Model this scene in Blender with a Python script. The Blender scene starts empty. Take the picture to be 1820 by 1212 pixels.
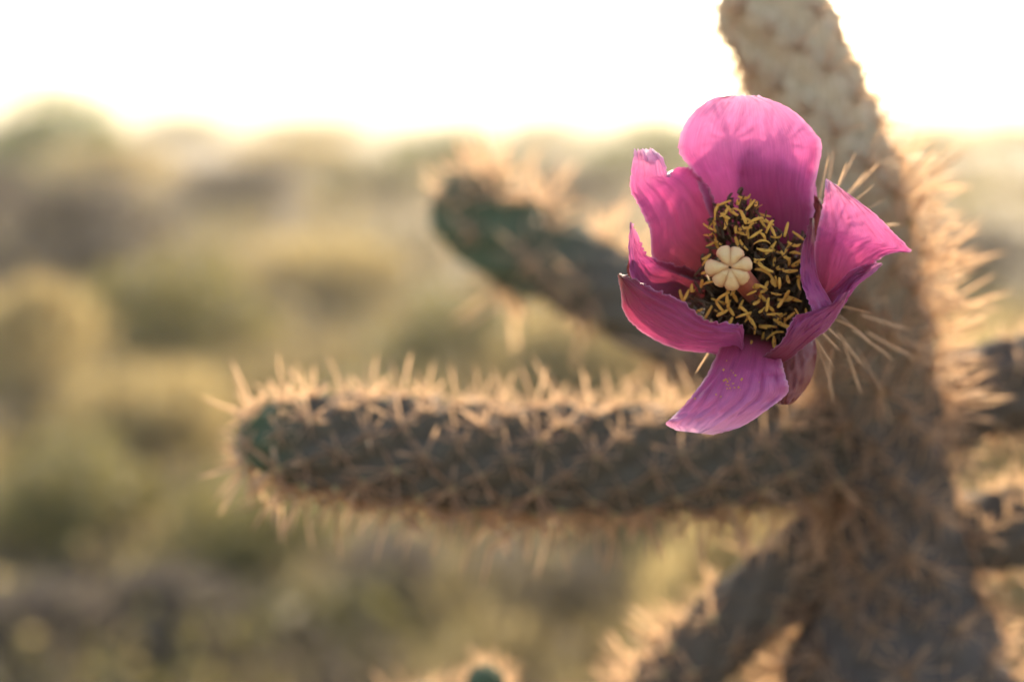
import bpy, math, random
import numpy as np
from mathutils import Vector, Matrix, noise as mnoise

random.seed(7); rng = np.random.default_rng(7)
sc = bpy.context.scene
col = sc.collection
R = math.radians

# ------------------------------------------------------------------ camera
CAM_H = 0.95
PITCH = R(9.2)
FOCUS = 0.310
cd = bpy.data.cameras.new('camera'); cam = bpy.data.objects.new('camera', cd); col.objects.link(cam)
cam.location = (0, 0, CAM_H); cam.rotation_euler = (math.pi/2 - PITCH, 0, 0)
cd.lens = 50; cd.sensor_width = 36; cd.clip_start = 0.01; cd.clip_end = 5000
cd.dof.use_dof = True; cd.dof.focus_distance = FOCUS; cd.dof.aperture_fstop = 5.2
sc.camera = cam

# ------------------------------------------------------------------ sky and sun
SUN_EL, SUN_AZ = R(24.9), R(12.5)            # azimuth from +Y towards +X
w = bpy.data.worlds.new('World'); sc.world = w; w.use_nodes = True
nt = w.node_tree; bg = nt.nodes['Background']
sky = nt.nodes.new('ShaderNodeTexSky'); sky.sky_type = 'NISHITA'; sky.sun_disc = False
sky.sun_elevation = SUN_EL; sky.sun_rotation = SUN_AZ
sky.air_density = 1.0; sky.dust_density = 4.0; sky.ozone_density = 0.4; sky.altitude = 1200
nt.links.new(sky.outputs[0], bg.inputs[0]); bg.inputs[1].default_value = 0.15
ld = bpy.data.lights.new('sun', 'SUN'); sun = bpy.data.objects.new('sun', ld); col.objects.link(sun)
ld.energy = 2.5; ld.angle = R(0.53); ld.color = (1.0, 0.83, 0.60)
sd = Vector((math.sin(SUN_AZ)*math.cos(SUN_EL), math.cos(SUN_AZ)*math.cos(SUN_EL), math.sin(SUN_EL)))
sun.rotation_euler = sd.to_track_quat('Z', 'Y').to_euler()
sun.location = sd * 30
vs = sc.view_settings
vs.view_transform = 'Standard'; vs.look = 'None'; vs.gamma = 1.0; vs.exposure = 1.85; vs.use_curve_mapping = False
sc.render.film_transparent = False
sc.cycles.use_denoising = True
sc.cycles.max_bounces = 7; sc.cycles.transmission_bounces = 5; sc.cycles.diffuse_bounces = 4
sc.cycles.sample_clamp_indirect = 6.0

# ------------------------------------------------------------------ helpers
FWD = Vector((0, math.cos(PITCH), -math.sin(PITCH))); UP = Vector((0, math.sin(PITCH), math.cos(PITCH))); RT = Vector((1, 0, 0))
CAM = Vector((0, 0, CAM_H))
def at(px, py, D):
    """a point of the place, from where it was measured in the photograph and its own distance"""
    k = 0.72 * D / 1820
    return CAM + RT*((px-910)*k) + UP*(-(py-606)*k) + FWD*D

def mat(name):
    m = bpy.data.materials.new(name); m.use_nodes = True
    n = m.node_tree; n.nodes.clear()
    out = n.nodes.new('ShaderNodeOutputMaterial')
    return m, n, out
def node(n, t, **kw):
    x = n.nodes.new(t)
    for k, v in kw.items():
        if hasattr(x, k): setattr(x, k, v)
        else: x.inputs[k].default_value = v
    return x
def ramp(n, fac, stops):
    r = n.nodes.new('ShaderNodeValToRGB'); e = r.color_ramp.elements
    while len(e) < len(stops): e.new(0.5)
    for el, (p, c) in zip(e, stops): el.position = p; el.color = (*c, 1)
    n.links.new(fac, r.inputs[0]); return r.outputs[0]
def noise_tex(n, scale, detail=3, vec=None, rough=0.55):
    t = n.nodes.new('ShaderNodeTexNoise'); t.inputs['Scale'].default_value = scale
    t.inputs['Detail'].default_value = detail; t.inputs['Roughness'].default_value = rough
    if vec is not None: n.links.new(vec, t.inputs['Vector'])
    return t.outputs[0]
def mixc(n, fac, a, b, mode='MIX'):
    x = n.nodes.new('ShaderNodeMix'); x.data_type = 'RGBA'; x.blend_type = mode
    for i, v in ((0, fac), (6, a), (7, b)):
        if hasattr(v, 'node'): n.links.new(v, x.inputs[i])
        else: x.inputs[i].default_value = v if i == 0 else (*v, 1)
    return x.outputs[2]

def sheet_material(name, color_fn, trans=0.5, rough=0.45, spec=0.3, tint=None, bump=None):
    """a thin sheet (leaf, petal, spine sheath): diffuse on both sides plus light through it"""
    m, n, out = mat(name)
    c = color_fn(n)
    p = node(n, 'ShaderNodeBsdfPrincipled'); p.inputs['Roughness'].default_value = rough
    p.inputs['Specular IOR Level'].default_value = spec
    n.links.new(c, p.inputs['Base Color'])
    t = node(n, 'ShaderNodeBsdfTranslucent')
    if tint:
        n.links.new(mixc(n, 1.0, c, tint, 'MULTIPLY'), t.inputs['Color'])
    else: n.links.new(c, t.inputs['Color'])
    mx = node(n, 'ShaderNodeMixShader'); mx.inputs[0].default_value = trans
    n.links.new(p.outputs[0], mx.inputs[1]); n.links.new(t.outputs[0], mx.inputs[2])
    if bump:
        b = node(n, 'ShaderNodeBump'); b.inputs['Strength'].default_value = bump[1]; b.inputs['Distance'].default_value = bump[2]
        n.links.new(bump[0](n), b.inputs['Height'])
        n.links.new(b.outputs[0], p.inputs['Normal']); n.links.new(b.outputs[0], t.inputs['Normal'])
    n.links.new(mx.outputs[0], out.inputs[0])
    return m

def mesh_from(name, V, F, mats, smooth=True, midx=None):
    me = bpy.data.meshes.new(name)
    me.from_pydata([tuple(v) for v in V], [], [tuple(int(i) for i in f) for f in F])
    for m in (mats if isinstance(mats, (list, tuple)) else [mats]): me.materials.append(m)
    if smooth: me.polygons.foreach_set('use_smooth', [True]*len(me.polygons))
    if midx is not None: me.polygons.foreach_set('material_index', [int(i) for i in midx])
    me.update(); return me
def quads_mesh(name, V, Q, mats, smooth=False, midx=None):
    """fast path for big meshes: V (n,3), Q (m,4) or (m,3)"""
    me = bpy.data.meshes.new(name); V = np.asarray(V, np.float32); Q = np.asarray(Q, np.int32)
    k = Q.shape[1]
    me.vertices.add(len(V)); me.vertices.foreach_set('co', V.ravel())
    me.loops.add(Q.size); me.loops.foreach_set('vertex_index', Q.ravel())
    me.polygons.add(len(Q)); me.polygons.foreach_set('loop_start', np.arange(0, Q.size, k, dtype=np.int32))
    try: me.polygons.foreach_set('loop_total', np.full(len(Q), k, np.int32))
    except Exception: pass
    for m in (mats if isinstance(mats, (list, tuple)) else [mats]): me.materials.append(m)
    if midx is not None: me.polygons.foreach_set('material_index', np.asarray(midx, np.int32))
    if smooth: me.polygons.foreach_set('use_smooth', np.ones(len(Q), bool))
    me.update(calc_edges=True); me.validate(); return me
def link(name, me, parent=None, loc=(0, 0, 0)):
    o = bpy.data.objects.new(name, me); col.objects.link(o); o.location = loc
    if parent is not None: o.parent = parent
    return o
def tag(o, label=None, cat=None, group=None, kind=None):
    for k, v in (('label', label), ('category', cat), ('group', group), ('kind', kind)):
        if v: o[k] = v
    return o
def crom(P, n):
    """Catmull-Rom through the rows of P, n samples per span"""
    P = np.asarray(P, float)
    P = np.vstack([2*P[0]-P[1], P, 2*P[-1]-P[-2]]); out = []
    for i in range(1, len(P)-2):
        for k in range(n):
            t = k/n
            a, b, c, d = P[i-1], P[i], P[i+1], P[i+2]
            out.append(0.5*((2*b) + (c-a)*t + (2*a-5*b+4*c-d)*t*t + (3*b-a-3*c+d)*t**3))
    out.append(P[-2]); return np.array(out)

# ------------------------------------------------------------------ materials
def c_petal(n):
    uv = node(n, 'ShaderNodeUVMap').outputs[0]
    sep = node(n, 'ShaderNodeSeparateXYZ'); n.links.new(uv, sep.inputs[0])
    base = ramp(n, sep.outputs[1], [(0.0, (0.20, 0.03, 0.02)), (0.16, (0.46, 0.07, 0.15)), (0.36, (0.64, 0.11, 0.30)), (0.7, (0.76, 0.25, 0.46)), (0.9, (0.84, 0.42, 0.60)), (1.0, (0.93, 0.66, 0.77))])  # maroon base pigment, stretched by vk as painted cup shade; tip paled as highlight
    mp = node(n, 'ShaderNodeMapping'); mp.inputs['Scale'].default_value = (95, 7, 1); n.links.new(uv, mp.inputs[0])
    f = noise_tex(n, 1.0, 5, mp.outputs[0], 0.65)
    veins = ramp(n, f, [(0.32, (0.72, 0.60, 0.70)), (0.62, (1.0, 1.0, 1.0))])
    c = mixc(n, 0.8, base, veins, 'MULTIPLY')
    g = noise_tex(n, 220, 3)
    bl = ramp(n, g, [(0.35, (0.86, 0.80, 0.86)), (0.65, (1.0, 1.0, 1.0))])
    c = mixc(n, 0.7, c, bl, 'MULTIPLY')
    a1 = node(n, 'ShaderNodeMath', operation='SUBTRACT'); n.links.new(sep.outputs[0], a1.inputs[0]); a1.inputs[1].default_value = 0.5
    a2 = node(n, 'ShaderNodeMath', operation='ABSOLUTE'); n.links.new(a1.outputs[0], a2.inputs[0])
    a3 = node(n, 'ShaderNodeMapRange'); n.links.new(a2.outputs[0], a3.inputs[0]); a3.inputs[1].default_value = 0.455; a3.inputs[2].default_value = 0.5; a3.inputs[4].default_value = 0.38
    return mixc(n, a3.outputs[0], c, (0.94, 0.62, 0.74))  # pale margin: the petal's own, brightened to paint the backlit rim
def b_petal(n):
    uv = node(n, 'ShaderNodeUVMap').outputs[0]
    mp = node(n, 'ShaderNodeMapping'); mp.inputs['Scale'].default_value = (70, 9, 1); n.links.new(uv, mp.inputs[0])
    a = noise_tex(n, 1.0, 6, mp.outputs[0], 0.7); b = noise_tex(n, 1500, 2)
    s = node(n, 'ShaderNodeMath', operation='ADD'); n.links.new(a, s.inputs[0])
    k = node(n, 'ShaderNodeMath', operation='MULTIPLY'); k.inputs[1].default_value = 0.5; n.links.new(b, k.inputs[0]); n.links.new(k.outputs[0], s.inputs[1])
    return s.outputs[0]
M_petal = sheet_material('petal_magenta', c_petal, 0.45, 0.30, 0.6, (1.0, 0.82, 0.92), (b_petal, 0.55, 0.0008))
def c_sepal(n):
    f = noise_tex(n, 260, 4)
    return ramp(n, f, [(0.3, (0.16, 0.04, 0.03)), (0.7, (0.34, 0.09, 0.08))])
M_sepal = sheet_material('sepal_maroon', c_sepal, 0.25, 0.35, 0.5, None, (lambda n: noise_tex(n, 900, 3), 0.4, 0.0004))
def c_straw(n):
    oi = node(n, 'ShaderNodeObjectInfo')
    f = noise_tex(n, 160, 3)
    return ramp(n, f, [(0.3, (0.58, 0.34, 0.21)), (0.5, (0.70, 0.48, 0.30)), (0.7, (0.80, 0.62, 0.40))])
M_spine = sheet_material('spine_sheath_straw', c_straw, 0.66, 0.4, 0.4, (1.0, 0.95, 0.86))
_p = next(x for x in M_spine.node_tree.nodes if x.type == 'BSDF_PRINCIPLED'); _c = _p.inputs['Base Color'].links[0].from_socket
M_spine.node_tree.links.new(mixc(M_spine.node_tree, 1.0, _c, (0.50, 0.48, 0.52), 'MULTIPLY'), _p.inputs['Base Color'])
def c_body(n):
    at_ = node(n, 'ShaderNodeAttribute'); at_.attribute_name = 'age'
    f = noise_tex(n, 140, 5); f2 = noise_tex(n, 900, 3)
    old_or_shade = ramp(n, f, [(0.3, (0.085, 0.058, 0.038)), (0.55, (0.135, 0.098, 0.065)), (0.75, (0.20, 0.145, 0.10))])
    young = ramp(n, f, [(0.3, (0.065, 0.088, 0.042)), (0.7, (0.12, 0.145, 0.07))])
    c = mixc(n, at_.outputs['Fac'], young, old_or_shade)
    return mixc(n, 0.5, c, ramp(n, f2, [(0.3, (0.65, 0.65, 0.65)), (0.65, (1, 1, 1))]), 'MULTIPLY')
m, n, out = mat('cactus_skin'); M_body = m
p = node(n, 'ShaderNodeBsdfPrincipled'); p.inputs['Roughness'].default_value = 0.8; p.inputs['Specular IOR Level'].default_value = 0.2
n.links.new(c_body(n), p.inputs['Base Color'])
b = node(n, 'ShaderNodeBump'); b.inputs['Strength'].default_value = 0.5; b.inputs['Distance'].default_value = 0.001
n.links.new(noise_tex(n, 700, 5), b.inputs['Height']); n.links.new(b.outputs[0], p.inputs['Normal']); n.links.new(p.outputs[0], out.inputs[0])
def simple(name, stops, scale, rough=0.6, spec=0.3, bumpd=0.0, bscale=None, sss=0.0):
    m, n, out = mat(name)
    p = node(n, 'ShaderNodeBsdfPrincipled'); p.inputs['Roughness'].default_value = rough; p.inputs['Specular IOR Level'].default_value = spec
    n.links.new(ramp(n, noise_tex(n, scale, 4), stops), p.inputs['Base Color'])
    if bumpd:
        b = node(n, 'ShaderNodeBump'); b.inputs['Strength'].default_value = 0.7; b.inputs['Distance'].default_value = bumpd
        n.links.new(noise_tex(n, bscale or scale*4, 4), b.inputs['Height']); n.links.new(b.outputs[0], p.inputs['Normal'])
    n.links.new(p.outputs[0], out.inputs[0]); return m
M_areole = simple('areole_felt', [(0.3, (0.45, 0.33, 0.14)), (0.7, (0.62, 0.50, 0.24))], 800, 0.9)
M_anther = simple('anther_yellow', [(0.3, (0.68, 0.29, 0.035)), (0.7, (0.90, 0.50, 0.09))], 600, 0.7, 0.2, 0.0003, 2500)
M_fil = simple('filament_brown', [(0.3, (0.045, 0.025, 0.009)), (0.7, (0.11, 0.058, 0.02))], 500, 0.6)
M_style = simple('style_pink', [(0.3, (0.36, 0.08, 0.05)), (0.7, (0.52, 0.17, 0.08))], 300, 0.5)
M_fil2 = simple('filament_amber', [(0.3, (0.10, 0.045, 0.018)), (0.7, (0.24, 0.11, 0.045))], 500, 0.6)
M_recep = simple('receptacle_dark', [(0.3, (0.05, 0.03, 0.015)), (0.7, (0.11, 0.06, 0.025))], 300, 0.7)

m, n, out = mat('old_cholla_skin'); M_trunk_wash = m  # trunk skin with flare wash painted in above and shade painted in below
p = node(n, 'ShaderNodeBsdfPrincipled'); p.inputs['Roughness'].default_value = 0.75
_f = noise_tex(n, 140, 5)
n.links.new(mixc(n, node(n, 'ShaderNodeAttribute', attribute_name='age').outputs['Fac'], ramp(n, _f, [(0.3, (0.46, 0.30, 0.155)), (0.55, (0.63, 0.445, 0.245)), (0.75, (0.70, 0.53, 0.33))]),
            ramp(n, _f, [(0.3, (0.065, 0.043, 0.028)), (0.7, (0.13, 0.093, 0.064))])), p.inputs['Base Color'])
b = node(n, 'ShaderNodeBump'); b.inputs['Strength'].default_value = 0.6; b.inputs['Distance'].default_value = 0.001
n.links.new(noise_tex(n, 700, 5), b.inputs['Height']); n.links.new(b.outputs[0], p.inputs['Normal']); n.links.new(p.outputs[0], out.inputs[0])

# ------------------------------------------------------------------ the setting: ground and far hills
def ground_mat():
    m, n, out = mat('desert_soil')
    p = node(n, 'ShaderNodeBsdfPrincipled'); p.inputs['Roughness'].default_value = 0.9; p.inputs['Specular IOR Level'].default_value = 0.15
    gc = node(n, 'ShaderNodeNewGeometry').outputs['Position']
    a = ramp(n, noise_tex(n, 0.55, 4, gc), [(0.35, (0.11, 0.08, 0.06)), (0.5, (0.18, 0.14, 0.08)), (0.68, (0.30, 0.235, 0.12))])
    c = mixc(n, 0.5, a, ramp(n, noise_tex(n, 9, 5, gc), [(0.3, (0.6, 0.55, 0.52)), (0.7, (1, 1, 1))]), 'MULTIPLY')
    n.links.new(c, p.inputs['Base Color'])
    b = node(n, 'ShaderNodeBump'); b.inputs['Strength'].default_value = 0.8; b.inputs['Distance'].default_value = 0.03
    n.links.new(noise_tex(n, 14, 6, gc), b.inputs['Height']); n.links.new(b.outputs[0], p.inputs['Normal'])
    n.links.new(p.outputs[0], out.inputs[0]); return m
M_ground = ground_mat()
def gz(x, y):
    d = math.hypot(x, y)
    z = 0.05*mnoise.noise(Vector((x*0.35, y*0.35, 0.3))) + 0.02*mnoise.noise(Vector((x*1.3, y*1.3, 4)))
    if d > 20: z += min((d-20)/60, 1)*0.35*mnoise.noise(Vector((x*0.03, y*0.03, 9)))
    return z
rad = [0.0] + list(np.geomspace(0.35, 420, 90)); NA = 96
V = [(0, 0, gz(0, 0))]; F = []
for i, r in enumerate(rad[1:]):
    for k in range(NA):
        a = 2*math.pi*k/NA; x, y = r*math.sin(a), r*math.cos(a); V.append((x, y, gz(x, y)))
for k in range(NA): F.append((0, 1+(k+1) % NA, 1+k))
for i in range(len(rad)-2):
    for k in range(NA):
        a0, a1 = 1+i*NA+k, 1+i*NA+(k+1) % NA
        F.append((a0, a1, a1+NA, a0+NA))
tag(link('ground', mesh_from('ground', V, F, M_ground)), 'dry tan desert ground with patches of bare soil', kind='structure')

M_hill = simple('far_scrub_hill', [(0.35, (0.15, 0.14, 0.05)), (0.6, (0.28, 0.23, 0.09))], 0.06, 0.95, 0.1)
def hill(d, a0, a1, hfn, depth):
    V = []; F = []; N = 80; M = 8
    for i in range(N+1):
        a = R(a0 + (a1-a0)*i/N)
        for j in range(M+1):
            t = j/M; dd = d + depth*(t-0.5)
            h = hfn(a0 + (a1-a0)*i/N)*math.sin(math.pi*t)**1.3
            x, y = dd*math.sin(a), dd*math.cos(a)
            V.append((x, y, h*(1+0.35*mnoise.noise(Vector((x*0.05, y*0.05, 2)))) - 0.4))
    for i in range(N):
        for j in range(M): a = i*(M+1)+j; F.append((a, a+M+1, a+M+2, a+1))
    return mesh_from('hill', V, F, M_hill)
tag(link('hill', hill(290, -60, 60, lambda a: 3.0 + 4.6*math.exp(-((a+22)/9)**2) + 2.2*math.exp(-((a+3)/12)**2), 120)), 'low scrubby rise along the horizon', kind='structure')

# ------------------------------------------------------------------ shrubs and grass behind
def c_leaf(stops):
    def f(n):
        g = node(n, 'ShaderNodeNewGeometry')
        return ramp(n, g.outputs['Random Per Island'], stops)
    return f
LEAF = {
 'green': sheet_material('leaf_green', c_leaf([(0, (0.05, 0.085, 0.008)), (0.6, (0.10, 0.15, 0.014)), (1, (0.17, 0.22, 0.025))]), 0.5, 0.5, 0.3),
 'olive': sheet_material('leaf_olive', c_leaf([(0, (0.12, 0.10, 0.03)), (0.6, (0.22, 0.185, 0.055)), (1, (0.36, 0.30, 0.095))]), 0.5, 0.5, 0.3),
 'sage': sheet_material('leaf_sage', c_leaf([(0, (0.08, 0.06, 0.043)), (0.6, (0.145, 0.11, 0.078)), (1, (0.22, 0.165, 0.11))]), 0.3, 0.6, 0.2),
 'straw': sheet_material('leaf_straw', c_leaf([(0, (0.28, 0.20, 0.08)), (0.6, (0.48, 0.36, 0.15)), (1, (0.64, 0.50, 0.24))]), 0.5, 0.5, 0.3)}
LEAF['grass'] = sheet_material('grass_blade', c_leaf([(0, (0.17, 0.125, 0.055)), (0.6, (0.28, 0.215, 0.095)), (1, (0.42, 0.33, 0.15))]), 0.5, 0.5, 0.3)
M_stem = simple('shrub_bark', [(0.3, (0.07, 0.05, 0.035)), (0.7, (0.16, 0.12, 0.09))], 30, 0.9, 0.1, 0.004)
def leaves(nl, size, seed, elong=2.0, upright=False):
    """a lumpy unit crown (radius about 0.5, height 1) of small folded leaf faces"""
    r = np.random.default_rng(seed)
    nlobe = 12
    lob = r.normal(0, 1, (nlobe, 3)); lob /= np.linalg.norm(lob, axis=1)[:, None]
    lob[:, 2] = np.abs(lob[:, 2])
    cen = lob*np.array([0.32, 0.32, 0.45]) + np.array([0, 0, 0.22]); lr = r.uniform(0.16, 0.28, nlobe)
    k = r.integers(0, nlobe, nl); d = r.normal(0, 1, (nl, 3)); d /= np.linalg.norm(d, axis=1)[:, None]
    P = cen[k] + d*(lr[k]*r.uniform(0.35, 1.08, nl)**0.6)[:, None]
    P[:, 2] = np.clip(P[:, 2], 0.02, None)
    u = r.normal(0, 1, (nl, 3)); 
    if upright: u = d*0.5 + np.array([0, 0, 1.0]) + r.normal(0, .25, (nl, 3))
    u /= np.linalg.norm(u, axis=1)[:, None]
    v = np.cross(u, r.normal(0, 1, (nl, 3))); v /= np.linalg.norm(v, axis=1)[:, None]; wv = np.cross(u, v)
    s = size*r.uniform(0.6, 1.4, nl)[:, None]
    a = P; b_ = P + u*s*elong*0.5 + v*s*0.5 + wv*s*0.15; c = P + u*s*elong; e = P + u*s*elong*0.5 - v*s*0.5 + wv*s*0.15
    VV = np.stack([a, b_, c, e], 1).reshape(-1, 3); Q = np.arange(nl*4).reshape(-1, 4)
    return VV, Q
def stems_mesh(seed, n=14):
    r = np.random.default_rng(seed); V = []; F = []
    for i in range(n):
        a = r.uniform(0, 6.283); lean = r.uniform(0.15, 0.42); pts = []
        for t in np.linspace(0, 1, 5):
            pts.append((math.cos(a)*lean*t**1.3 + r.normal(0, .012), math.sin(a)*lean*t**1.3 + r.normal(0, .012), -0.04 + t*r.uniform(.62, .72), 0.016*(1-0.8*t)))
        o = len(V)
        for (x, y, z, rr) in pts:
            for q in range(5): V.append((x+rr*math.cos(q*1.2566), y+rr*math.sin(q*1.2566), z))
        for s in range(4):
            for q in range(5): F.append((o+s*5+q, o+s*5+(q+1) % 5, o+(s+1)*5+(q+1) % 5, o+(s+1)*5+q))
    return mesh_from('stems', V, F, M_stem)
CROWN = {}
for kind, nl, sz, el, upr in (('green', 2600, 0.032, 2.2, False), ('olive', 2600, 0.03, 2.4, False), ('sage', 3000, 0.03, 2.0, False), ('straw', 2200, 0.02, 7.0, True)):
    CROWN[kind] = [quads_mesh('crown_'+kind, *leaves(nl, sz, 50+i*7+hash(kind[0]) % 3, el, upr), LEAF[kind]) for i in range(2)]
STEMS = [stems_mesh(3), stems_mesh(4)]
# (photo x, horizontal distance m, width m, height m, kind, name, label)
shrubs = [
 (105, 18, 2.0, 1.36, 'green', 'creosote_bush', 'big rounded green bush on the skyline at the far left'),
 (330, 40, 3.0, 0.9, 'olive', 'creosote_bush', 'low olive bush on the skyline right of the big green bush'),
 (560, 46, 4.0, 0.85, 'olive', 'creosote_bush', 'wide faded olive bush on the skyline left of centre'),
 (780, 18, 1.6, 0.97, 'green', 'creosote_bush', 'green bush on the skyline above the blurred far cactus arm'),
 (1150, 20, 1.9, 0.98, 'green', 'creosote_bush', 'green bush on the skyline just left of the pink flower'),
 (970, 38, 2.6, 0.85, 'olive', 'creosote_bush', 'small olive bush between the two green skyline bushes'),
 (1790, 36, 3.2, 0.8, 'straw', 'dry_shrub', 'straw coloured shrub on the skyline at the right edge'),
 (1640, 24, 1.5, 0.8, 'straw', 'dry_shrub', 'straw coloured shrub on the skyline right of the cactus stem'),
 (140, 7.4, 1.15, 0.68, 'sage', 'sagebrush', 'large grey brown shrub in shade below the big green bush'),
 (-60, 9.5, 1.2, 0.75, 'sage', 'sagebrush', 'grey brown shrub cut by the left edge of the picture'),
 (430, 13, 1.5, 0.62, 'sage', 'sagebrush', 'grey brown shrub in the middle distance left of centre'),
 (1010, 13, 1.3, 0.62, 'sage', 'sagebrush', 'dark grey shrub behind the far cactus arm near the flower'),
 (680, 16, 1.6, 0.6, 'olive', 'desert_shrub', 'olive shrub in the middle distance left of the far cactus arm'),
 (300, 5.2, 0.75, 0.50, 'olive', 'desert_shrub', 'yellow olive shrub in front of the large grey brown shrub'),
 (40, 4.3, 0.55, 0.48, 'straw', 'grass_clump', 'pale yellow grass clump at the left edge at mid height'),
 (560, 6.8, 0.9, 0.42, 'straw', 'grass_clump', 'pale yellow grass clump above the tip of the near cactus arm'),
 (800, 5.0, 0.7, 0.40, 'olive', 'desert_shrub', 'olive shrub right above the middle of the near cactus arm'),
 (1060, 4.2, 0.6, 0.42, 'straw', 'grass_clump', 'golden grass clump between the two left cactus arms'),
 (120, 2.9, 0.42, 0.34, 'olive', 'desert_shrub', 'low olive shrub in the lower left corner'),
 (420, 2.75, 0.40, 0.27, 'olive', 'desert_shrub', 'low olive shrub below the tip of the near cactus arm'),
 (720, 2.55, 0.42, 0.20, 'sage', 'sagebrush', 'low brown shrub under the middle of the near cactus arm'),
 (960, 2.5, 0.36, 0.20, 'sage', 'sagebrush', 'dark grey low shrub at the bottom centre left of the low arm'),
 (1160, 2.9, 0.36, 0.36, 'olive', 'desert_shrub', 'olive shrub seen between the near arm and the low arm'),
 (1760, 3.2, 0.62, 0.52, 'straw', 'grass_clump', 'glowing golden grass clump between the two right hand arms'),
 (1370, 2.0, 0.34, 0.42, 'straw', 'grass_clump', 'golden grass clump glowing in the gap above the low arm'),
 (1830, 2.3, 0.42, 0.36, 'straw', 'grass_clump', 'golden grass clump in the lower right corner'),
 (260, 2.35, 0.34, 0.2, 'sage', 'sagebrush', 'low brown shrub at the bottom edge left of centre'),
 (20, 2.3, 0.3, 0.2, 'sage', 'sagebrush', 'low brown shrub in the bottom left corner'),
 (560, 2.35, 0.36, 0.17, 'olive', 'desert_shrub', 'low olive shrub at the bottom edge under the long arm'),
 (250, 3.6, 0.5, 0.33, 'straw', 'grass_clump', 'yellow grass clump left of the tip of the long arm'),
 (860, 3.4, 0.5, 0.26, 'olive', 'desert_shrub', 'olive shrub hidden partly by the underside of the long arm'),
 (620, 3.6, 0.5, 0.3, 'olive', 'desert_shrub', 'olive shrub showing under and over the long arm tip'),
 (200, 17, 1.9, 0.6, 'straw', 'dry_shrub', 'straw coloured shrub in the distance under the big green bush'),
 (520, 21, 2.2, 0.65, 'straw', 'dry_shrub', 'straw coloured shrub in the distance left of centre'),
 (900, 20, 1.9, 0.6, 'olive', 'desert_shrub', 'distant olive shrub above the far cactus arm'),
 (1730, 7.5, 1.1, 0.45, 'sage', 'sagebrush', 'brown shrub behind the upper right cactus arm'),
]
for i, (px, d, wd, h, kind, nm, lab) in enumerate(shrubs):
    x = (px-910)/1820*0.72*d; y = d
    root = bpy.data.objects.new(nm, None); col.objects.link(root); root.location = (x, y, gz(x, y)); root.empty_display_size = 0.1
    root.rotation_euler = (0, 0, i*1.7)
    tag(root, lab, 'grass clump' if nm == 'grass_clump' else 'shrub', 'desert shrubs behind the cactus')
    c = link('crown', CROWN[kind][i % 2], root); c.scale = (wd, wd*0.9, h)
    s = link('stem', STEMS[i % 2], root); s.scale = (wd, wd*0.9, h)

def grass():
    Vs = []; n = 0
    r = np.random.default_rng(11)
    P = []
    while len(P) < 4200:
        d = 1.6*math.exp(r.uniform(0, 2.75)); a = r.uniform(-0.62, 0.62)
        x, y = d*math.sin(a), d*math.cos(a)
        dens = 0.62 + 0.9*mnoise.noise(Vector((x*0.7, y*0.45, 3.3)))
        if r.random() < dens: P.append((x, y, gz(x, y), 0.07+0.13*r.random()))
    P = np.array(P); nb = 22
    C = np.repeat(P, nb, 0); N = len(C)
    base = C[:, :3] + np.c_[r.normal(0, .03, (N, 2)), np.full(N, -0.01)]
    h = C[:, 3]*r.uniform(.5, 1.3, N)
    lean = r.normal(0, .35, (N, 2))
    a = r.uniform(0, 6.28, N); wv = np.c_[np.cos(a), np.sin(a), np.zeros(N)]*(0.0022*(1+C[:, 1]*0.12))[:, None]
    mid = base + np.c_[lean*0.35*h[:, None], h*0.6]; tip = base + np.c_[lean*h[:, None], h]
    V = np.stack([base-wv, base+wv, mid+wv*.8, mid-wv*.8, tip], 1).reshape(-1, 3)
    o = np.arange(N)*5
    T = np.concatenate([np.c_[o, o+1, o+2], np.c_[o, o+2, o+3], np.c_[o+3, o+2, o+4]])
    return quads_mesh('dry_grass', V, T, LEAF['grass'])
def scrub():
    r = np.random.default_rng(77); C = []
    while len(C) < 900:
        d = 1.9*math.exp(r.uniform(0, 2.6)); a = r.uniform(-0.6, 0.6); x, y = d*math.sin(a), d*math.cos(a)
        if r.random() < 0.55 + 0.8*mnoise.noise(Vector((x*0.9, y*0.5, 8.3))): C.append((x, y, gz(x, y), r.uniform(.05, .17)*(1+0.05*d)))
    C = np.array(C); k = 70; B = np.repeat(C, k, 0); N = len(B)
    dd = r.normal(0, 1, (N, 3)); dd /= np.linalg.norm(dd, axis=1)[:, None]; dd[:, 2] = np.abs(dd[:, 2])
    P = B[:, :3] + dd*(B[:, 3]*r.uniform(.2, 1, N)**.6)[:, None]*np.array([1.2, 1.2, 1.0])
    u = r.normal(0, 1, (N, 3)) + np.array([0, 0, .5]); u /= np.linalg.norm(u, axis=1)[:, None]; v = np.cross(u, r.normal(0, 1, (N, 3))); v /= np.linalg.norm(v, axis=1)[:, None]
    q = (0.010*(1+B[:, 1]*0.10)*r.uniform(.6, 1.4, N))[:, None]
    V = np.stack([P, P+u*q*1.2+v*q*.5, P+u*q*2.4, P+u*q*1.2-v*q*.5], 1).reshape(-1, 3)
    mi = np.repeat(r.choice([0, 0, 1, 1, 2], len(C)), k)
    return quads_mesh('low_scrub', V, np.arange(N*4).reshape(-1, 4), [LEAF['olive'], LEAF['sage'], LEAF['straw']], False, mi)
tag(link('low_scrub', scrub()), 'low olive and brown desert scrub covering the ground', 'scrub', kind='stuff')
tag(link('dry_grass', grass()), 'thin dry yellow grass scattered over the desert ground', 'grass', kind='stuff')

# ------------------------------------------------------------------ the cholla cactus
trunk_base = at(1608, 1400, 0.468); base_xy = Vector((trunk_base.x+0.004, trunk_base.y+0.01, 0)); base_xy.z = gz(base_xy.x, base_xy.y)
cactus = bpy.data.objects.new('cholla_cactus', None); col.objects.link(cactus); cactus.location = base_xy; cactus.empty_display_size = 0.1
tag(cactus, 'spiny grey green cholla cactus with one magenta flower on its stem', 'cactus')

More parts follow.
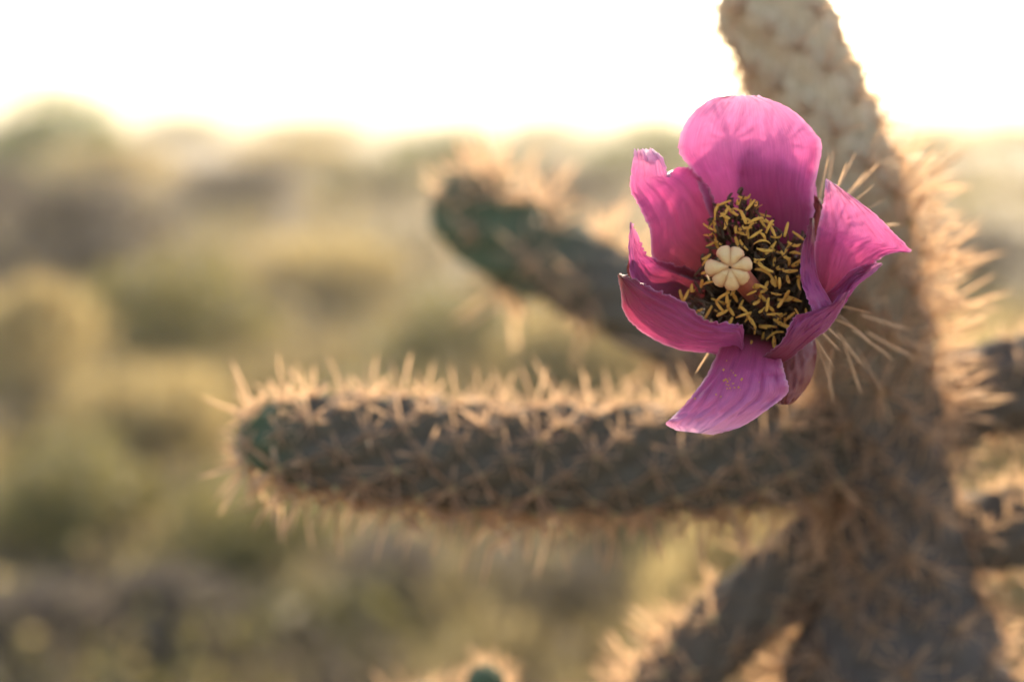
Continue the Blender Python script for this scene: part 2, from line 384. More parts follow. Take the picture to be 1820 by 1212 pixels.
def spine_strip(V, F, MI, base, d, length, wid, r, mi):
    d = d/np.linalg.norm(d); s = np.cross(d, r.normal(0, 1, 3)); s /= np.linalg.norm(s); t = np.cross(d, s)
    o = len(V); bend = s*r.normal(0, .05)*length
    for f, wf in ((0, 0.9), (0.74, 0.95)):
        c = base + d*length*f + bend*f*f
        V += [c - s*wid*wf, c + t*wid*wf*0.9, c + s*wid*wf]
    V.append(base + d*length + bend)
    F += [(o, o+1, o+4, o+3), (o+1, o+2, o+5, o+4), (o+3, o+4, o+6), (o+4, o+5, o+6)]; MI += [mi]*4
def cluster(seed, n, L, wid, spread=75):
    """spines of one areole; local Z leaves the stem, local X points up the stem"""
    r = np.random.default_rng(seed); V = []; F = []; MI = []
    # felt nub
    a = 0.0011; o = len(V)
    ring = 6
    for q in range(ring): V.append(np.array([a*1.4*math.cos(q*1.0472), a*math.sin(q*1.0472), 0]))
    V.append(np.array([0, 0, a*1.1]))
    for q in range(ring): F.append((o+q, o+(q+1) % ring, o+ring)); MI.append(1)
    for i in range(n):
        cen = i < (10 if n > 20 else 3); th = R(r.uniform(8, 50)) if cen else R(r.uniform(spread-18, spread+8)); ph = i*2.4 + r.uniform(-.5, .5)
        d = np.array([math.sin(th)*math.cos(ph)+0.05, math.sin(th)*math.sin(ph), math.cos(th)])
        spine_strip(V, F, MI, np.array([0, 0, 0.0004]), d, L*(r.uniform(.55, 1.25) if cen else r.uniform(.35, .75)), wid*r.uniform(.6, 1.25), r, 0)
    return V, F, MI
CL = {}
for key, n, L, wid, sp in (('arm', 11, 0.0130, 0.00042, 80), ('stem', 24, 0.0160, 0.00033, 80), ('low', 8, 0.0125, 0.00046, 78)):
    CL[key] = []
    for i in range(8):
        V, F, MI = cluster(100+i, n, L, wid, sp)
        CL[key].append((mesh_from('spine_cluster', V, F, [M_spine, M_areole], False, MI), np.array(V), F, MI))

def stem(name, pts, ckey, ncol=7, single=False, green_tip=0.0, tipround=True, cscale=1.0, label=None, rowk=0.62, side=None, skip=0.0, bump_h=0.26, old_or_shade=None, thin=0, tipe=1.15, zs=False, rowabs=0):
    pts = [(*at(a, b, D), hw*0.72*D/1820) if not isinstance(a, Vector) else (*a, hw) for (a, b, D, hw) in pts]
    C = crom(pts, 60)
    seg = np.linalg.norm(np.diff(C[:, :3], axis=0), axis=1); S = np.r_[0, np.cumsum(seg)]; Ltot = S[-1]
    step = 0.0011 if Ltot < 0.6 else 0.002
    ns = int(Ltot/step)+1; s = np.linspace(0, Ltot, ns)
    P = np.stack([np.interp(s, S, C[:, i]) for i in range(4)], 1); rr = P[:, 3].copy(); P = P[:, :3]
    T = np.gradient(P, axis=0); T /= np.linalg.norm(T, axis=1)[:, None]
    nrm = np.zeros_like(T); v = np.cross(T[0], [0.3, 0.2, 0.9]); v /= np.linalg.norm(v)
    for i in range(ns):
        v = v - T[i]*np.dot(v, T[i]); v /= np.linalg.norm(v); nrm[i] = v
    bi = np.cross(T, nrm)
    rmean = float(np.mean(rr)); e = rmean*tipe
    prof = np.ones(ns)
    if tipround:
        k = np.clip((s-(Ltot-e))/e, 0, 1); prof = np.sqrt(np.clip(1-k**2.2, 0, 1))
    rowL = rowabs or rmean*rowk; NS = 56
    th = np.linspace(0, 2*np.pi, NS, endpoint=False)
    SS, TH = np.meshgrid(s, th, indexing='ij'); bump = np.zeros_like(SS)
    tw = 0.13
    k0 = np.round(SS/rowL)
    for dk in (-2, -1, 0, 1, 2):
        k = k0+dk; off = (k % 2)*np.pi/ncol + tw*k
        ds = (SS-k*rowL)/(rowL*1.25); dt = ((TH-off+np.pi/ncol) % (2*np.pi/ncol)-np.pi/ncol)/(np.pi/ncol*0.98)
        bump = np.maximum(bump, np.clip(1-ds**2-dt**2, 0, 1)**0.55)
    RAD = rr[:, None]*prof[:, None]*(1-bump_h*0.6+bump_h*bump)
    X = P[:, None, :] + RAD[..., None]*(nrm[:, None, :]*np.cos(TH)[..., None] + bi[:, None, :]*np.sin(TH)[..., None])
    V = X.reshape(-1, 3)
    i, j = np.meshgrid(np.arange(ns-1), np.arange(NS), indexing='ij'); j2 = (j+1) % NS
    Q = np.stack([i*NS+j, i*NS+j2, (i+1)*NS+j2, (i+1)*NS+j], -1).reshape(-1, 4)
    me = quads_mesh(name, V, Q, M_trunk_wash if old_or_shade else M_body, True)
    ag = me.attributes.new('age', 'FLOAT', 'POINT')
    age_or_shade = np.ones_like(SS) if green_tip <= 0 else np.clip(((Ltot-SS)/green_tip-0.4)/0.6, 0, 1)
    ag.data.foreach_set('value', (age_or_shade*0.85+0.15*(1-bump)).astype(np.float32).ravel() if green_tip > 0 else age_or_shade.astype(np.float32).ravel())
    if old_or_shade: ag.data.foreach_set('value', np.clip((old_or_shade[1]-P[:, 2:3]+0*SS)/(old_or_shade[1]-old_or_shade[0]), 0, 1).astype(np.float32).ravel())  # blend by height: painted shade low, painted flare wash high
    o = link(name, me, cactus, -base_xy)
    if label: o['label'] = label
    r = np.random.default_rng(int(abs(pts[0][0])*1e4) % 9999)
    BV, BF, BM = [], [], []
    K = int(Ltot/rowL)
    for k in range(1, K+1):
        sk = k*rowL + 0.25*rowL
        if sk > Ltot-0.0015: break
        idx = min(int(sk/Ltot*(ns-1)), ns-1)
        for c in range(ncol):
            if r.random() < skip or (P[idx][2] < thin and r.random() < 0.12): continue
            t = (k % 2)*math.pi/ncol + tw*k + 2*math.pi*c/ncol
            pr = prof[idx]
            nn = nrm[idx]*math.cos(t)+bi[idx]*math.sin(t)
            nv = nn*pr + T[idx]*(math.sqrt(max(0, 1-pr*pr)) + 0.25); nv /= np.linalg.norm(nv)
            pos = P[idx] + nn*rr[idx]*pr*(1+bump_h*0.32)
            if pos[2] < 0.55: continue
            tx = T[idx]-nv*np.dot(T[idx], nv); tx /= np.linalg.norm(tx)+1e-9; ty = np.cross(nv, tx)
            if zs: cscale = 1.2 if zlo < pos[2] < zhi else (0.72 if pos[2] > zhi else 0.95)
            sca = cscale*r.uniform(.75, 1.2)*(0.7+0.3*pr)
            if nv[2] < -0.3 and single and not zs: sca *= 1.35
            mesh, cv, cf, cm = CL[ckey][r.integers(0, 8)]
            Mx = Matrix(((tx[0]*sca, ty[0]*sca, nv[0]*sca, pos[0]), (tx[1]*sca, ty[1]*sca, nv[1]*sca, pos[1]), (tx[2]*sca, ty[2]*sca, nv[2]*sca, pos[2]), (0, 0, 0, 1)))
            toward = float(np.dot(nv, np.array(CAM)-pos)/np.linalg.norm(np.array(CAM)-pos))
            if single and toward > -0.35 and single[0] < (pos[2] if zs else sk) < single[1]:
                sp = link('spine_cluster', mesh, o); sp.matrix_basis = Mx
            else:
                off = len(BV); A = np.array(Mx)
                BV += list(cv @ A[:3, :3].T + A[:3, 3]); BF += [tuple(q+off for q in f) for f in cf]; BM += cm
    if BV:
        so = link('spines', mesh_from('spines', BV, BF, [M_spine, M_areole], False, BM), o); so['kind'] = 'stuff'
    return o

low = at(1608, 1400, 0.468)
zhi, zlo = at(1490, 285, 0.42).z, at(1560, 760, 0.44).z
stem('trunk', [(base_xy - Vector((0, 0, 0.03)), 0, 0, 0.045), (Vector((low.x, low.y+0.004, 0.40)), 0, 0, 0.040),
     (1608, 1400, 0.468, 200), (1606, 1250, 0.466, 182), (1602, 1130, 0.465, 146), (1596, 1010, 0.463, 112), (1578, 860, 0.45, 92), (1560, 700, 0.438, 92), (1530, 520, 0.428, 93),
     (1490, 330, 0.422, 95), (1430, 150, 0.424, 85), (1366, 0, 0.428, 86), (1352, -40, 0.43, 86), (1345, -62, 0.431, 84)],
     'stem', 7, single=(0.80, 1.25), tipround=True, cscale=1.0, bump_h=0.5, old_or_shade=(0.855, 0.95), thin=0.84, tipe=0.45, zs=True, rowabs=0.0088)
stem('branch', [(1570, 800, 0.455, 70), (1450, 800, 0.445, 74), (1200, 815, 0.432, 77), (900, 815, 0.425, 78), (650, 795, 0.42, 75), (520, 783, 0.418, 62), (416, 776, 0.417, 44)],
     'arm', 7, single=(0.0, 9), green_tip=0.022, rowk=0.66, bump_h=0.70, label='long near arm reaching to the left below the flower')
stem('branch', [(1560, 850, 0.475, 60), (1440, 745, 0.50, 62), (1220, 595, 0.54, 64), (1040, 492, 0.58, 66), (905, 422, 0.60, 72), (785, 338, 0.615, 62)],
     'arm', 7, green_tip=0.10, cscale=1.8, skip=0.45, rowk=0.75, bump_h=0.5, label='blurred arm with a green tip further back left of the flower')
stem('branch', [(1580, 900, 0.47, 58), (1480, 962, 0.475, 62), (1385, 1035, 0.475, 61), (1299, 1107, 0.475, 59), (1210, 1195, 0.475, 58), (1080, 1350, 0.48, 58), (980, 1480, 0.48, 54)],
     'low', 7, rowk=0.68, bump_h=0.5, skip=0.35, cscale=1.2, label='low arm slanting down to the left below the long arm')
stem('branch', [(1590, 800, 0.46, 60), (1660, 735, 0.465, 66), (1760, 690, 0.465, 72), (1880, 678, 0.465, 74), (2020, 650, 0.465, 60)],
     'low', 7, rowk=0.68, bump_h=0.5, skip=0.35, cscale=1.0, label='arm running off the right edge level with the flower base')
stem('branch', [(1600, 955, 0.465, 54), (1700, 945, 0.465, 58), (1820, 938, 0.465, 62), (1960, 925, 0.465, 58)],
     'low', 7, rowk=0.68, bump_h=0.5, skip=0.35, cscale=1.0, label='lower arm running off the right edge')
stem('branch', [(1080, 1350, 0.48, 56), (960, 1350, 0.49, 50), (885, 1300, 0.49, 40), (866, 1240, 0.475, 36), (862, 1204, 0.455, 33)],
     'low', 7, cscale=0.62, green_tip=0.05, label='small upright arm tip poking up at the bottom edge')
stem('branch', [(960, 1340, 0.49, 48), (830, 1340, 0.50, 46), (760, 1300, 0.51, 42), (738, 1215, 0.51, 36)],
     'low', 7, cscale=1.0, green_tip=0.05, label='smaller arm tip just reaching the bottom edge')

# ------------------------------------------------------------------ the flower
F0 = at(1365, 545, FOCUS+0.024)
flower = bpy.data.objects.new('flower', None); col.objects.link(flower); flower.parent = cactus; flower.location = F0-base_xy
flower.empty_display_size = 0.02; flower['label'] = 'ragged magenta cup shaped flower with yellow stamens'
def fpt(px, py, dz): return at(px, py, FOCUS - dz/1000)
def petal(rows, bulge, name='petal', m=None, ragL=0.0, ragR=0.0, ragT=0.0, seed=0, wob=0.35, fold=0.0, nr=12, nc=36, label=None, ruf=1.3, vk=1.0, vmax=1.0):
    L = crom([r[0] for r in rows], nr); Rr = crom([r[1] for r in rows], nr)
    bl = np.interp(np.linspace(0, 1, len(L)), np.linspace(0, 1, len(bulge)), bulge) if isinstance(bulge, (list, tuple)) else np.full(len(L), bulge)
    H = len(L); V = np.zeros((H, nc+1, 3)); UVs = np.zeros((H, nc+1, 2))
    for i in range(H):
        vv = i/(H-1)
        for j in range(nc+1):
            t = j/nc
            jl = ragL*mnoise.noise(Vector((i*0.55, seed*3.1, 1))) + ragL*0.5*mnoise.noise(Vector((i*1.6, seed*3.1, 7)))
            jr = ragR*mnoise.noise(Vector((i*0.55, seed*3.1, 2))) + ragR*0.5*mnoise.noise(Vector((i*1.6, seed*3.1, 8)))
            a, b = L[i], Rr[i]; d2 = (b-a)[:2]; ln = np.hypot(*d2)+1e-6; u2 = d2/ln
            p = a*(1-t)+b*t
            p[:2] += u2*(-jl*max(0, 1-t*4)**2 + jr*max(0, t*4-3)**2)
            if ragT and i < H-1 and vv > 0.9 or ragT and i == H-1:
                g = (vv-0.9)/0.1; q = ragT*(mnoise.noise(Vector((j*0.35, seed, 5)))+0.5*mnoise.noise(Vector((j*0.95, seed, 6))))
                dirv = ((L[-1]+Rr[-1])-(L[-4]+Rr[-4]))[:2]; dirv /= np.linalg.norm(dirv)+1e-6
                p[:2] += dirv*q*g
            z = bl[i]*4*t*(1-t) + fold*math.sin(t*9.4+seed)*0.5*min(1, vv*3)
            z += ruf*abs(2*t-1)**3*min(1, vv*2)*(math.sin(vv*11+seed*1.3+(3 if t > .5 else 0)) + 0.6*math.sin(vv*27+seed*2.1+(1 if t > .5 else 0)))
            cr = mnoise.noise(Vector((t*5.5+seed*4, vv*1.6, seed))); cr2 = mnoise.noise(Vector((t*13+seed*4, vv*3.0, seed+3)))
            z -= ruf*min(1, vv*2.5)*(0.9*(1-min(1, abs(cr)*5))**2 + 0.45*(1-min(1, abs(cr2)*4))**2)
            z += ruf*1.1*max(0, vv-0.6)**2*4*math.sin(t*13+seed)
            q = Vector((p[0]*0.02, p[1]*0.02, seed))
            z += wob*(mnoise.noise(q)*1.8 + mnoise.noise(q*2.7)*0.9 + mnoise.noise(q*6.5)*0.35) * min(1, vv*2+0.2)
            V[i, j] = fpt(p[0], p[1], p[2]+z); UVs[i, j] = (t, vmax*vv**vk)
    Fs = [(i*(nc+1)+j, i*(nc+1)+j+1, (i+1)*(nc+1)+j+1, (i+1)*(nc+1)+j) for i in range(H-1) for j in range(nc)]
    me = mesh_from(name, V.reshape(-1, 3), Fs, m or M_petal)
    uv = me.uv_layers.new(name='UVMap'); fl = UVs.reshape(-1, 2)
    li = np.zeros(len(me.loops), np.int32); me.loops.foreach_get('vertex_index', li)
    uv.data.foreach_set('uv', fl[li].astype(np.float32).ravel())
    o = link(name, me, flower, -F0)
    if label: o['label'] = label
    return o
petal([((1300, 480, -20), (1400, 485, -20)), ((1262, 385, -17), (1443, 405, -14)), ((1232, 308, -13), (1447, 335, -9)), ((1206, 266, -9), (1461, 264, -4)),
       ((1221, 214, -6), (1444, 231, -1)), ((1260, 178, -5), (1404, 193, -2)), ((1296, 170, -5), (1348, 170, -3))], [-3, -6, -6, -5, -4, -2, 0], ragT=3, ragL=3, ragR=4, seed=1, label='broad pale pink upper petal')
petal([((1320, 480, -24), (1432, 490, -24)), ((1310, 370, -21), (1448, 395, -18)), ((1308, 305, -18), (1452, 345, -15)), ((1312, 264, -15), (1440, 308, -13)), ((1345, 254, -14), (1400, 276, -13))], -4, seed=2, ragT=3)
petal([((1245, 505, -20), (1290, 440, -20)), ((1190, 480, -14), (1280, 400, -17)), ((1160, 458, -9), (1274, 365, -16)), ((1155, 410, -6), (1256, 328, -14)),
       ((1138, 372, -4), (1226, 300, -10)), ((1121, 340, -2), (1201, 299, -6)), ((1122, 305, 0), (1189, 316, -4)), ((1125, 285, 1), (1182, 288, -3)), ((1127, 267, 1), (1163, 264, -2))],
      [-3, -5, -7, -8, -6, -2, 1, 3, 1], seed=3, ragT=5, ragL=3, ragR=6, fold=1.6, vk=1.5)
petal([((1250, 545, -20), (1258, 490, -20)), ((1190, 532, -13), (1215, 475, -15)), ((1140, 530, -6), (1180, 466, -10)), ((1121, 490, -3), (1160, 458, -8)),
       ((1117, 450, -2), (1142, 440, -5)), ((1118, 420, -1), (1131, 414, -2)), ((1120, 395, 0), (1122, 394, 0))], -3, seed=4, ragR=6, ragL=2, vk=1.5)
petal([((1098, 488, 0), (1101, 486, 1)), ((1103, 520, -2), (1130, 497, 3)), ((1112, 562, -6), (1165, 514, 4)), ((1150, 597, -9), (1205, 530, 4)),
       ((1205, 621, -12), (1255, 566, 3)), ((1252, 627, -14), (1300, 576, 2)), ((1290, 632, -15), (1321, 580, 1)), ((1318, 640, -16), (1322, 632, -6))], 4, seed=5, ragR=7, ragL=2, vmax=0.5, label='curled lower left petal with a torn rim')
petal([((1300, 590, -19), (1375, 600, -19)), ((1284, 608, -10), (1385, 625, -8)), ((1262, 655, -1), (1392, 650, 0)), ((1240, 690, 3), (1397, 672, 2)),
       ((1214, 722, 5), (1401, 697, 3)), ((1190, 745, 6), (1372, 722, 4)), ((1184, 754, 6), (1320, 757, 4)), ((1203, 765, 5), (1268, 773, 4))], 4, seed=6, ragR=2, ragL=2, label='bottom petal bent down and pointing left')
petal([((1350, 655, -9), (1346, 640, -3)), ((1390, 646, -8), (1367, 625, 0)), ((1423, 622, -7), (1390, 605, 2)), ((1449, 602, -7), (1402, 582, 3)), ((1472, 585, -7), (1413, 561, 3)),
       ((1492, 556, -6), (1432, 556, 2)), ((1502, 533, -5), (1476, 541, 1)), ((1512, 515, -5), (1490, 525, 0))], 3, seed=7, ragR=4, ragL=2, vmax=0.5)
petal([((1435, 560, -18), (1490, 560, -17)), ((1442, 520, -14), (1515, 515, -11)), ((1446, 480, -10), (1540, 486, -7)), ((1447, 440, -8), (1566, 459, -3)), ((1452, 412, -7), (1594, 449, 0)),
       ((1456, 395, -6), (1619, 446, 2)), ((1461, 372, -5), (1588, 413, 1)), ((1465, 348, -3), (1556, 381, 0)), ((1466, 330, -2), (1520, 353, -1)), ((1468, 317, -2), (1490, 331, -1))],
      [-3, -5, -6, -6, -5, -4, -2, -1], seed=8, ragR=4, ragL=2, fold=0.9, vk=1.2, label='pointed right hand petal with a bright lit edge')
petal([((1440, 387, -8), (1447, 388, -8)), ((1432, 420, -4), (1448, 425, -6)), ((1423, 460, -1), (1448, 460, -6)), ((1423, 495, 1), (1456, 498, -5)), ((1434, 530, 2), (1471, 525, -4)), ((1446, 556, 1), (1482, 545, -4))], 1, seed=9, ragL=3, nc=14, vmax=0.55)
petal([((1465, 585, -15), (1455, 530, -15)), ((1498, 546, -9), (1480, 512, -11)), ((1522, 510, -6), (1513, 480, -9)), ((1550, 488, -4), (1545, 469, -6)), ((1569, 470, -2), (1566, 467, -3))], -3, seed=10, ragL=2)
petal([((1385, 600, -19), (1440, 590, -19)), ((1375, 630, -13), (1449, 605, -13)), ((1373, 660, -10), (1451, 637, -11)), ((1374, 690, -9), (1440, 678, -10)), ((1380, 712, -9), (1418, 708, -10)), ((1384, 719, -9), (1405, 719, -9))],
      3, 'sepal', M_sepal, seed=11, nc=18, label='dark maroon outer sepal under the flower')
petal([((1436, 430, -22), (1468, 430, -22)), ((1444, 370, -17), (1464, 378, -17)), ((1446, 346, -15), (1460, 356, -15))], 2, 'sepal', M_sepal, seed=12, nc=12)
petal([((1200, 560, -19), (1240, 520, -20)), ((1150, 520, -13), (1165, 480, -14)), ((1116, 488, -6), (1124, 462, -7)), ((1117, 462, -4), (1119, 460, -4))], -2, 'sepal', M_sepal, seed=13, nc=12)
petal([((1260, 600, -20), (1310, 640, -20)), ((1250, 612, -16), (1282, 640, -16)), ((1262, 620, -14), (1275, 632, -14))], 2, 'sepal', M_sepal, seed=14, nc=12)

# receptacle cup and ovary: a lathe along the flower's axis, running back into the stem
ax0 = fpt(1350, 530, -15); axb = fpt(1375, 560, -30); axe = at(1480, 520, 0.425)
def lathe_path(name, path, m, seg=28):
    pts = np.array([(*p_, r_) for p_, r_ in path]); V = []; F = []
    T = np.gradient(pts[:, :3], axis=0)
    for i, (x, y, z, rr) in enumerate(pts):
        t = Vector(T[i]).normalized(); a = t.orthogonal().normalized() if i == 0 else (a - t*a.dot(t)).normalized(); b = t.cross(a)
        for k in range(seg):
            an = 2*math.pi*k/seg
            V.append(Vector((x, y, z)) + (a*math.cos(an)+b*math.sin(an))*rr*(1+0.05*math.sin(an*5+i)))
    for i in range(len(pts)-1):
        for k in range(seg): F.append((i*seg+k, i*seg+(k+1) % seg, (i+1)*seg+(k+1) % seg, (i+1)*seg+k))
    return mesh_from(name, V, F, m)
inner = [(ax0.lerp(axb, t), r_) for t, r_ in ((0.0, .0125), (0.25, .0115), (0.5, .009), (0.7, .005), (0.75, .0005))]
link('receptacle', lathe_path('receptacle', inner, M_recep), flower, -F0)
ovp = [(ax0.lerp(axb, 0.3), .0128), (ax0.lerp(axb, 0.7), .0118), (axb, .0085), (axb.lerp(axe, .25), .0065), (axb.lerp(axe, .6), .006), (axe, .006)]
ov = lathe_path('ovary', ovp, M_body); a_ = ov.attributes.new('age', 'FLOAT', 'POINT'); a_.data.foreach_set('value', [0.3]*len(ov.vertices))
ovary = link('ovary', ov, flower, -F0)
r = np.random.default_rng(5)
for (px, py, dz, ex, ey, L) in ((1440, 590, -20, 1.0, 1.5, .010), (1452, 580, -22, 1.0, 1.1, .008), (1462, 572, -20, .9, .9, .006), (1448, 600, -24, .5, 1.4, .012), (1262, 622, -18, -.7, 1.0, .007), (1470, 560, -24, 1.2, .6, .009),
                                (1478, 540, -26, 1.2, .3, .010), (1420, 600, -16, -.05, 1.0, .004), (1490, 560, -30, 1.0, .9, .011), (1470, 380, -24, .5, -1.3, .013), (1455, 360, -26, .2, -1.2, .012), (1485, 385, -26, 1.1, -.9, .012), (1500, 420, -27, 1.2, -.4, .011),
                                (1480, 350, -36, .6, -1.2, .012), (1492, 362, -38, 1.0, -1.2, .011), (1470, 345, -38, .1, -1.2, .011), (1510, 390, -36, 1.2, -.7, .010), (1520, 405, -38, 1.3, -.1, .011), (1505, 350, -42, .9, -.9, .012),
                                (1488, 590, -38, .8, 1.2, .012), (1500, 610, -40, .3, 1.3, .014), (1480, 620, -42, -.2, 1.2, .012), (1515, 585, -40, 1.1, .8, .013), (1530, 560, -42, 1.2, .4, .013), (1525, 620, -44, .6, 1.2, .014), (1470, 640, -46, .1, 1.3, .012), (1540, 590, -46, 1.2, .6, .014)):
    V = []; F = []; MI = []; d = np.array(RT*ex - UP*ey - FWD*0.35)
    spine_strip(V, F, MI, np.zeros(3), d, L, .00026, r, 0)
    link('spine', mesh_from('spine', V, F, M_spine, False), flower, fpt(px, py, dz)-F0)

# stigma and style
SC = fpt(1298, 476, 3.5)
zax = (-FWD*1.0 - RT*0.18 + UP*0.02).normalized(); xax = RT.cross(zax).cross(zax).normalized()*-1; xax = (RT - zax*RT.dot(zax)).normalized(); yax = zax.cross(xax)
m, n, out = mat('stigma_peach'); M_lobe = m
p = node(n, 'ShaderNodeBsdfPrincipled'); p.inputs['Roughness'].default_value = 0.6
n.links.new(mixc(n, node(n, 'ShaderNodeAttribute', attribute_name='edge').outputs['Fac'], ramp(n, noise_tex(n, 500, 4), [(0.3, (0.95, 0.50, 0.18)), (0.7, (1.0, 0.65, 0.28))]), (0.62, 0.20, 0.08)), p.inputs['Base Color'])
b = node(n, 'ShaderNodeBump'); b.inputs['Strength'].default_value = 0.7; b.inputs['Distance'].default_value = 0.0004
n.links.new(noise_tex(n, 2600, 4), b.inputs['Height']); n.links.new(b.outputs[0], p.inputs['Normal']); n.links.new(p.outputs[0], out.inputs[0])
def lobe_mesh(seed):
    V = []; F = []; E = []; nu, nv = 18, 16
    for i in range(nu+1):
        u = i/nu; x = 0.0003 + 0.0050*u
        wd = 0.00215*(0.34+0.72*u)*max(0.0, 1-max(0, (u-0.55)/0.45)**2.6)**0.5
        hd = 0.0026*max(0.0, 1-max(0, (u-0.45)/0.55)**2.4)**0.5*(0.75+0.25*min(1, u*3))
        zc = -0.0012*u*u - 0.0006*(1-min(1, u*2.5))
        for j in range(nv):
            a = 2*math.pi*j/nv; k_ = 1 + 0.16*mnoise.noise(Vector((x*700, wd*math.cos(a)*700, seed))) + 0.10*mnoise.noise(Vector((x*1900, wd*math.cos(a)*1900, seed+9)))
            E.append(min(1, abs(math.cos(a))**5*0.8 + max(0, 1-u*4)*0.6))
            V.append((x*(0.9+0.1*k_), wd*k_*math.cos(a), zc + hd*k_*math.sin(a)*(1 if math.sin(a) > 0 else 1.2)))
    for i in range(nu):
        for j in range(nv): F.append((i*nv+j, i*nv+(j+1) % nv, (i+1)*nv+(j+1) % nv, (i+1)*nv+j))
    me = mesh_from('stigma_lobe', V, F, M_lobe); at_ = me.attributes.new('edge', 'FLOAT', 'POINT'); at_.data.foreach_set('value', E); return me
LM = [lobe_mesh(k) for k in range(7)]; rs = random.Random(4)
for k in range(7):
    a = 2*math.pi*k/7 + rs.uniform(-.16, .16) + 0.3; ux = xax*math.cos(a)+yax*math.sin(a); uy = zax.cross(ux)
    s = rs.uniform(.88, 1.10)
    Mx = Matrix(((ux.x*s, uy.x*s, zax.x*s, SC.x-F0.x), (ux.y*s, uy.y*s, zax.y*s, SC.y-F0.y), (ux.z*s, uy.z*s, zax.z*s, SC.z-F0.z), (0, 0, 0, 1)))
    o = link('stigma_lobe', LM[k], flower); o.matrix_basis = Mx
sty = [(SC - zax*0.0012, .0024), (SC - zax*0.0035 + RT*.0005, .0026), ((SC+axb)/2, .0024), (axb, .0022)]
link('style', lathe_path('style', sty, M_style, 18), flower, -F0)

# stamens: each a filament with an anther
def stamen_mesh(seed, simplify=False):
    """anther centre at the origin; filament runs to -Z"""
    r = np.random.default_rng(seed); V = []; F = []; MI = []
    th = r.uniform(0.45, 1.57); d = np.array([math.sin(th), 0, math.cos(th)*r.choice([-1, 1])]); s = np.array([0, 1.0, 0]); t = np.cross(d, s)
    Ln = r.uniform(.0016, .0038); wd = r.uniform(.00020, .00036); bend = r.normal(0, .36)
    nr, ns = 8, 8
    for i in range(nr):
        u = i/(nr-1); rad = wd*(0.25+0.9*math.sin(math.pi*(0.08+0.84*u))**0.6)*(1+r.normal(0, .10))
        c = d*Ln*(u-0.5) + t*bend*Ln*(1-(2*u-1)**2)
        for j in range(ns):
            a = 2*math.pi*j/ns; V.append(c + (s*math.cos(a)*1.15*(1-0.28*abs(math.sin(a))**6)+t*math.sin(a)*0.7)*rad)
    for i in range(nr-1):
        for j in range(ns): F.append((i*ns+j, i*ns+(j+1) % ns, (i+1)*ns+(j+1) % ns, (i+1)*ns+j)); MI.append(0)
    F.append(tuple(range(ns-1, -1, -1))); MI.append(0); F.append(tuple(range((nr-1)*ns, nr*ns))); MI.append(0)
    o = len(V); b1, b2 = r.normal(0, .0008, 2)
    for i in range(5):
        u = i/4; c = np.array([b1*math.sin(u*3.1), b2*math.sin(u*3.1), -.0102*u])
        for j in range(4): V.append(c + np.array([math.cos(j*1.5708), math.sin(j*1.5708), 0])*(.00017+.00006*u))
    for i in range(4):
        for j in range(4): F.append((o+i*4+j, o+i*4+(j+1) % 4, o+(i+1)*4+(j+1) % 4, o+(i+1)*4+j)); MI.append(1)
    return mesh_from('stamen', V, F, [M_anther, M_fil2], True, MI), np.array(V), F, MI
SM = [stamen_mesh(300+i) for i in range(20)]
poly = [(1280, 350), (1310, 343), (1340, 352), (1372, 385), (1405, 410), (1432, 425), (1424, 470), (1426, 520), (1442, 552), (1408, 572), (1392, 600), (1352, 640), (1326, 628), (1318, 582), (1262, 570), (1228, 548), (1205, 520), (1238, 500), (1248, 440), (1262, 390)]
def inside(x, y):
    c = False; j = len(poly)-1
    for i in range(len(poly)):
        xi, yi = poly[i]; xj, yj = poly[j]
        if (yi > y) != (yj > y) and x < (xj-xi)*(y-yi)/(yj-yi)+xi: c = not c
        j = i
    return c
rs = random.Random(21); pts = []; tries = 0
while tries < 9000 and len(pts) < 128:
    tries += 1
    x, y = rs.uniform(1195, 1450), rs.uniform(335, 650)
    if not inside(x, y) or math.hypot(x-1298, y-476) < 40: continue
    if mnoise.noise(Vector((x*0.03, y*0.03, 5.5))) < rs.uniform(-0.9, 0.2): continue
    if all((x-a)**2+(y-b)**2 > 7.5**2 for a, b in pts): pts.append((x, y))
def place(x, y, dz):
    p = fpt(x, y, dz); root = axb.lerp(ax0, 0.3)
    z = (p - root); z = z.normalized() if dz > -30 else z
    z = (z*0.55 - FWD*0.45).normalized()
    a = rs.uniform(0, 6.283); x0 = z.orthogonal().normalized(); y0 = z.cross(x0); ux = x0*math.cos(a)+y0*math.sin(a); uy = z.cross(ux)
    q = p - F0
    return Matrix(((ux.x, uy.x, z.x, q.x), (ux.y, uy.y, z.y, q.y), (ux.z, uy.z, z.z, q.z), (0, 0, 0, 1)))
for (x, y) in pts:
    rr_ = math.hypot(x-1330, y-490)/150
    o = link('stamen', SM[rs.randrange(20)][0], flower); o.matrix_basis = place(x, y, -3.5 - 4.5*rr_ - rs.uniform(0, 4.5))
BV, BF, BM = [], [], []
cnt = 0
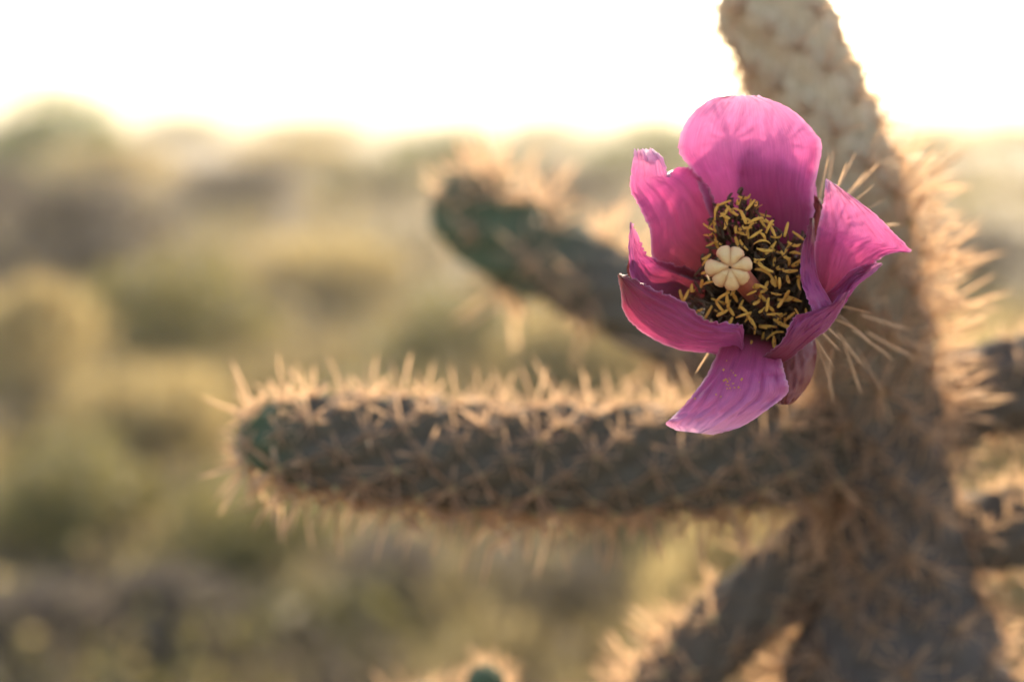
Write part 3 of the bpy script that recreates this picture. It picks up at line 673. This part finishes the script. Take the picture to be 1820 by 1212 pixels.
while cnt < 260:
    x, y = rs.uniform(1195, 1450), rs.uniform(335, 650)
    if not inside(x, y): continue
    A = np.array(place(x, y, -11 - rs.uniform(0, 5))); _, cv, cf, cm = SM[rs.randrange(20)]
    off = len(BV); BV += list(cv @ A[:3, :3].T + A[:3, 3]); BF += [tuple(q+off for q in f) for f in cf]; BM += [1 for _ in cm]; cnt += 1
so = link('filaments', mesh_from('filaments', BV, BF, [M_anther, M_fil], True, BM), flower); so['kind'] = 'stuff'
# spilled pollen on the bottom petal
BV, BF = [], []

for i in range(34):
    x, y = (rs.gauss(1299, 8), rs.gauss(686, 12)) if i < 22 else (rs.gauss(1290, 20), rs.gauss(700, 30))
    c = np.array(fpt(x, y, 7.0)); q = rs.uniform(.0001, .0003); o_ = len(BV)
    for dx, dy, dz in ((1, 0, 0), (-1, 0, 0), (0, 1, 0), (0, -1, 0), (0, 0, 1), (0, 0, -1)): BV.append(c + np.array((dx, dy, dz))*q)
    for f in ((0, 2, 4), (2, 1, 4), (1, 3, 4), (3, 0, 4), (2, 0, 5), (1, 2, 5), (3, 1, 5), (0, 3, 5)): BF.append(tuple(k+o_ for k in f))
so = link('pollen', mesh_from('pollen', BV, BF, M_anther), flower, -F0); so['kind'] = 'stuff'

# ------------------------------------------------------------------ haze volume added to imitate veiling glare
m, n, out = mat('dusty_air')
v = node(n, 'ShaderNodeVolumePrincipled'); v.inputs['Color'].default_value = (1.0, 0.90, 0.70, 1); v.inputs['Density'].default_value = 0.0042
v.inputs['Anisotropy'].default_value = 0.55
n.links.new(v.outputs[0], out.inputs['Volume'])
hx, z0, z1 = 430, -2.5, 7.5
V = [(x, y, z) for z in (z0, z1) for (x, y) in ((-hx, -hx), (hx, -hx), (hx, hx), (-hx, hx))]
F = [(3, 2, 1, 0), (4, 5, 6, 7), (0, 1, 5, 4), (1, 2, 6, 5), (2, 3, 7, 6), (3, 0, 4, 7)]
tag(link('haze', mesh_from('haze', V, F, m, False)), 'pale dusty air over the desert', kind='stuff')
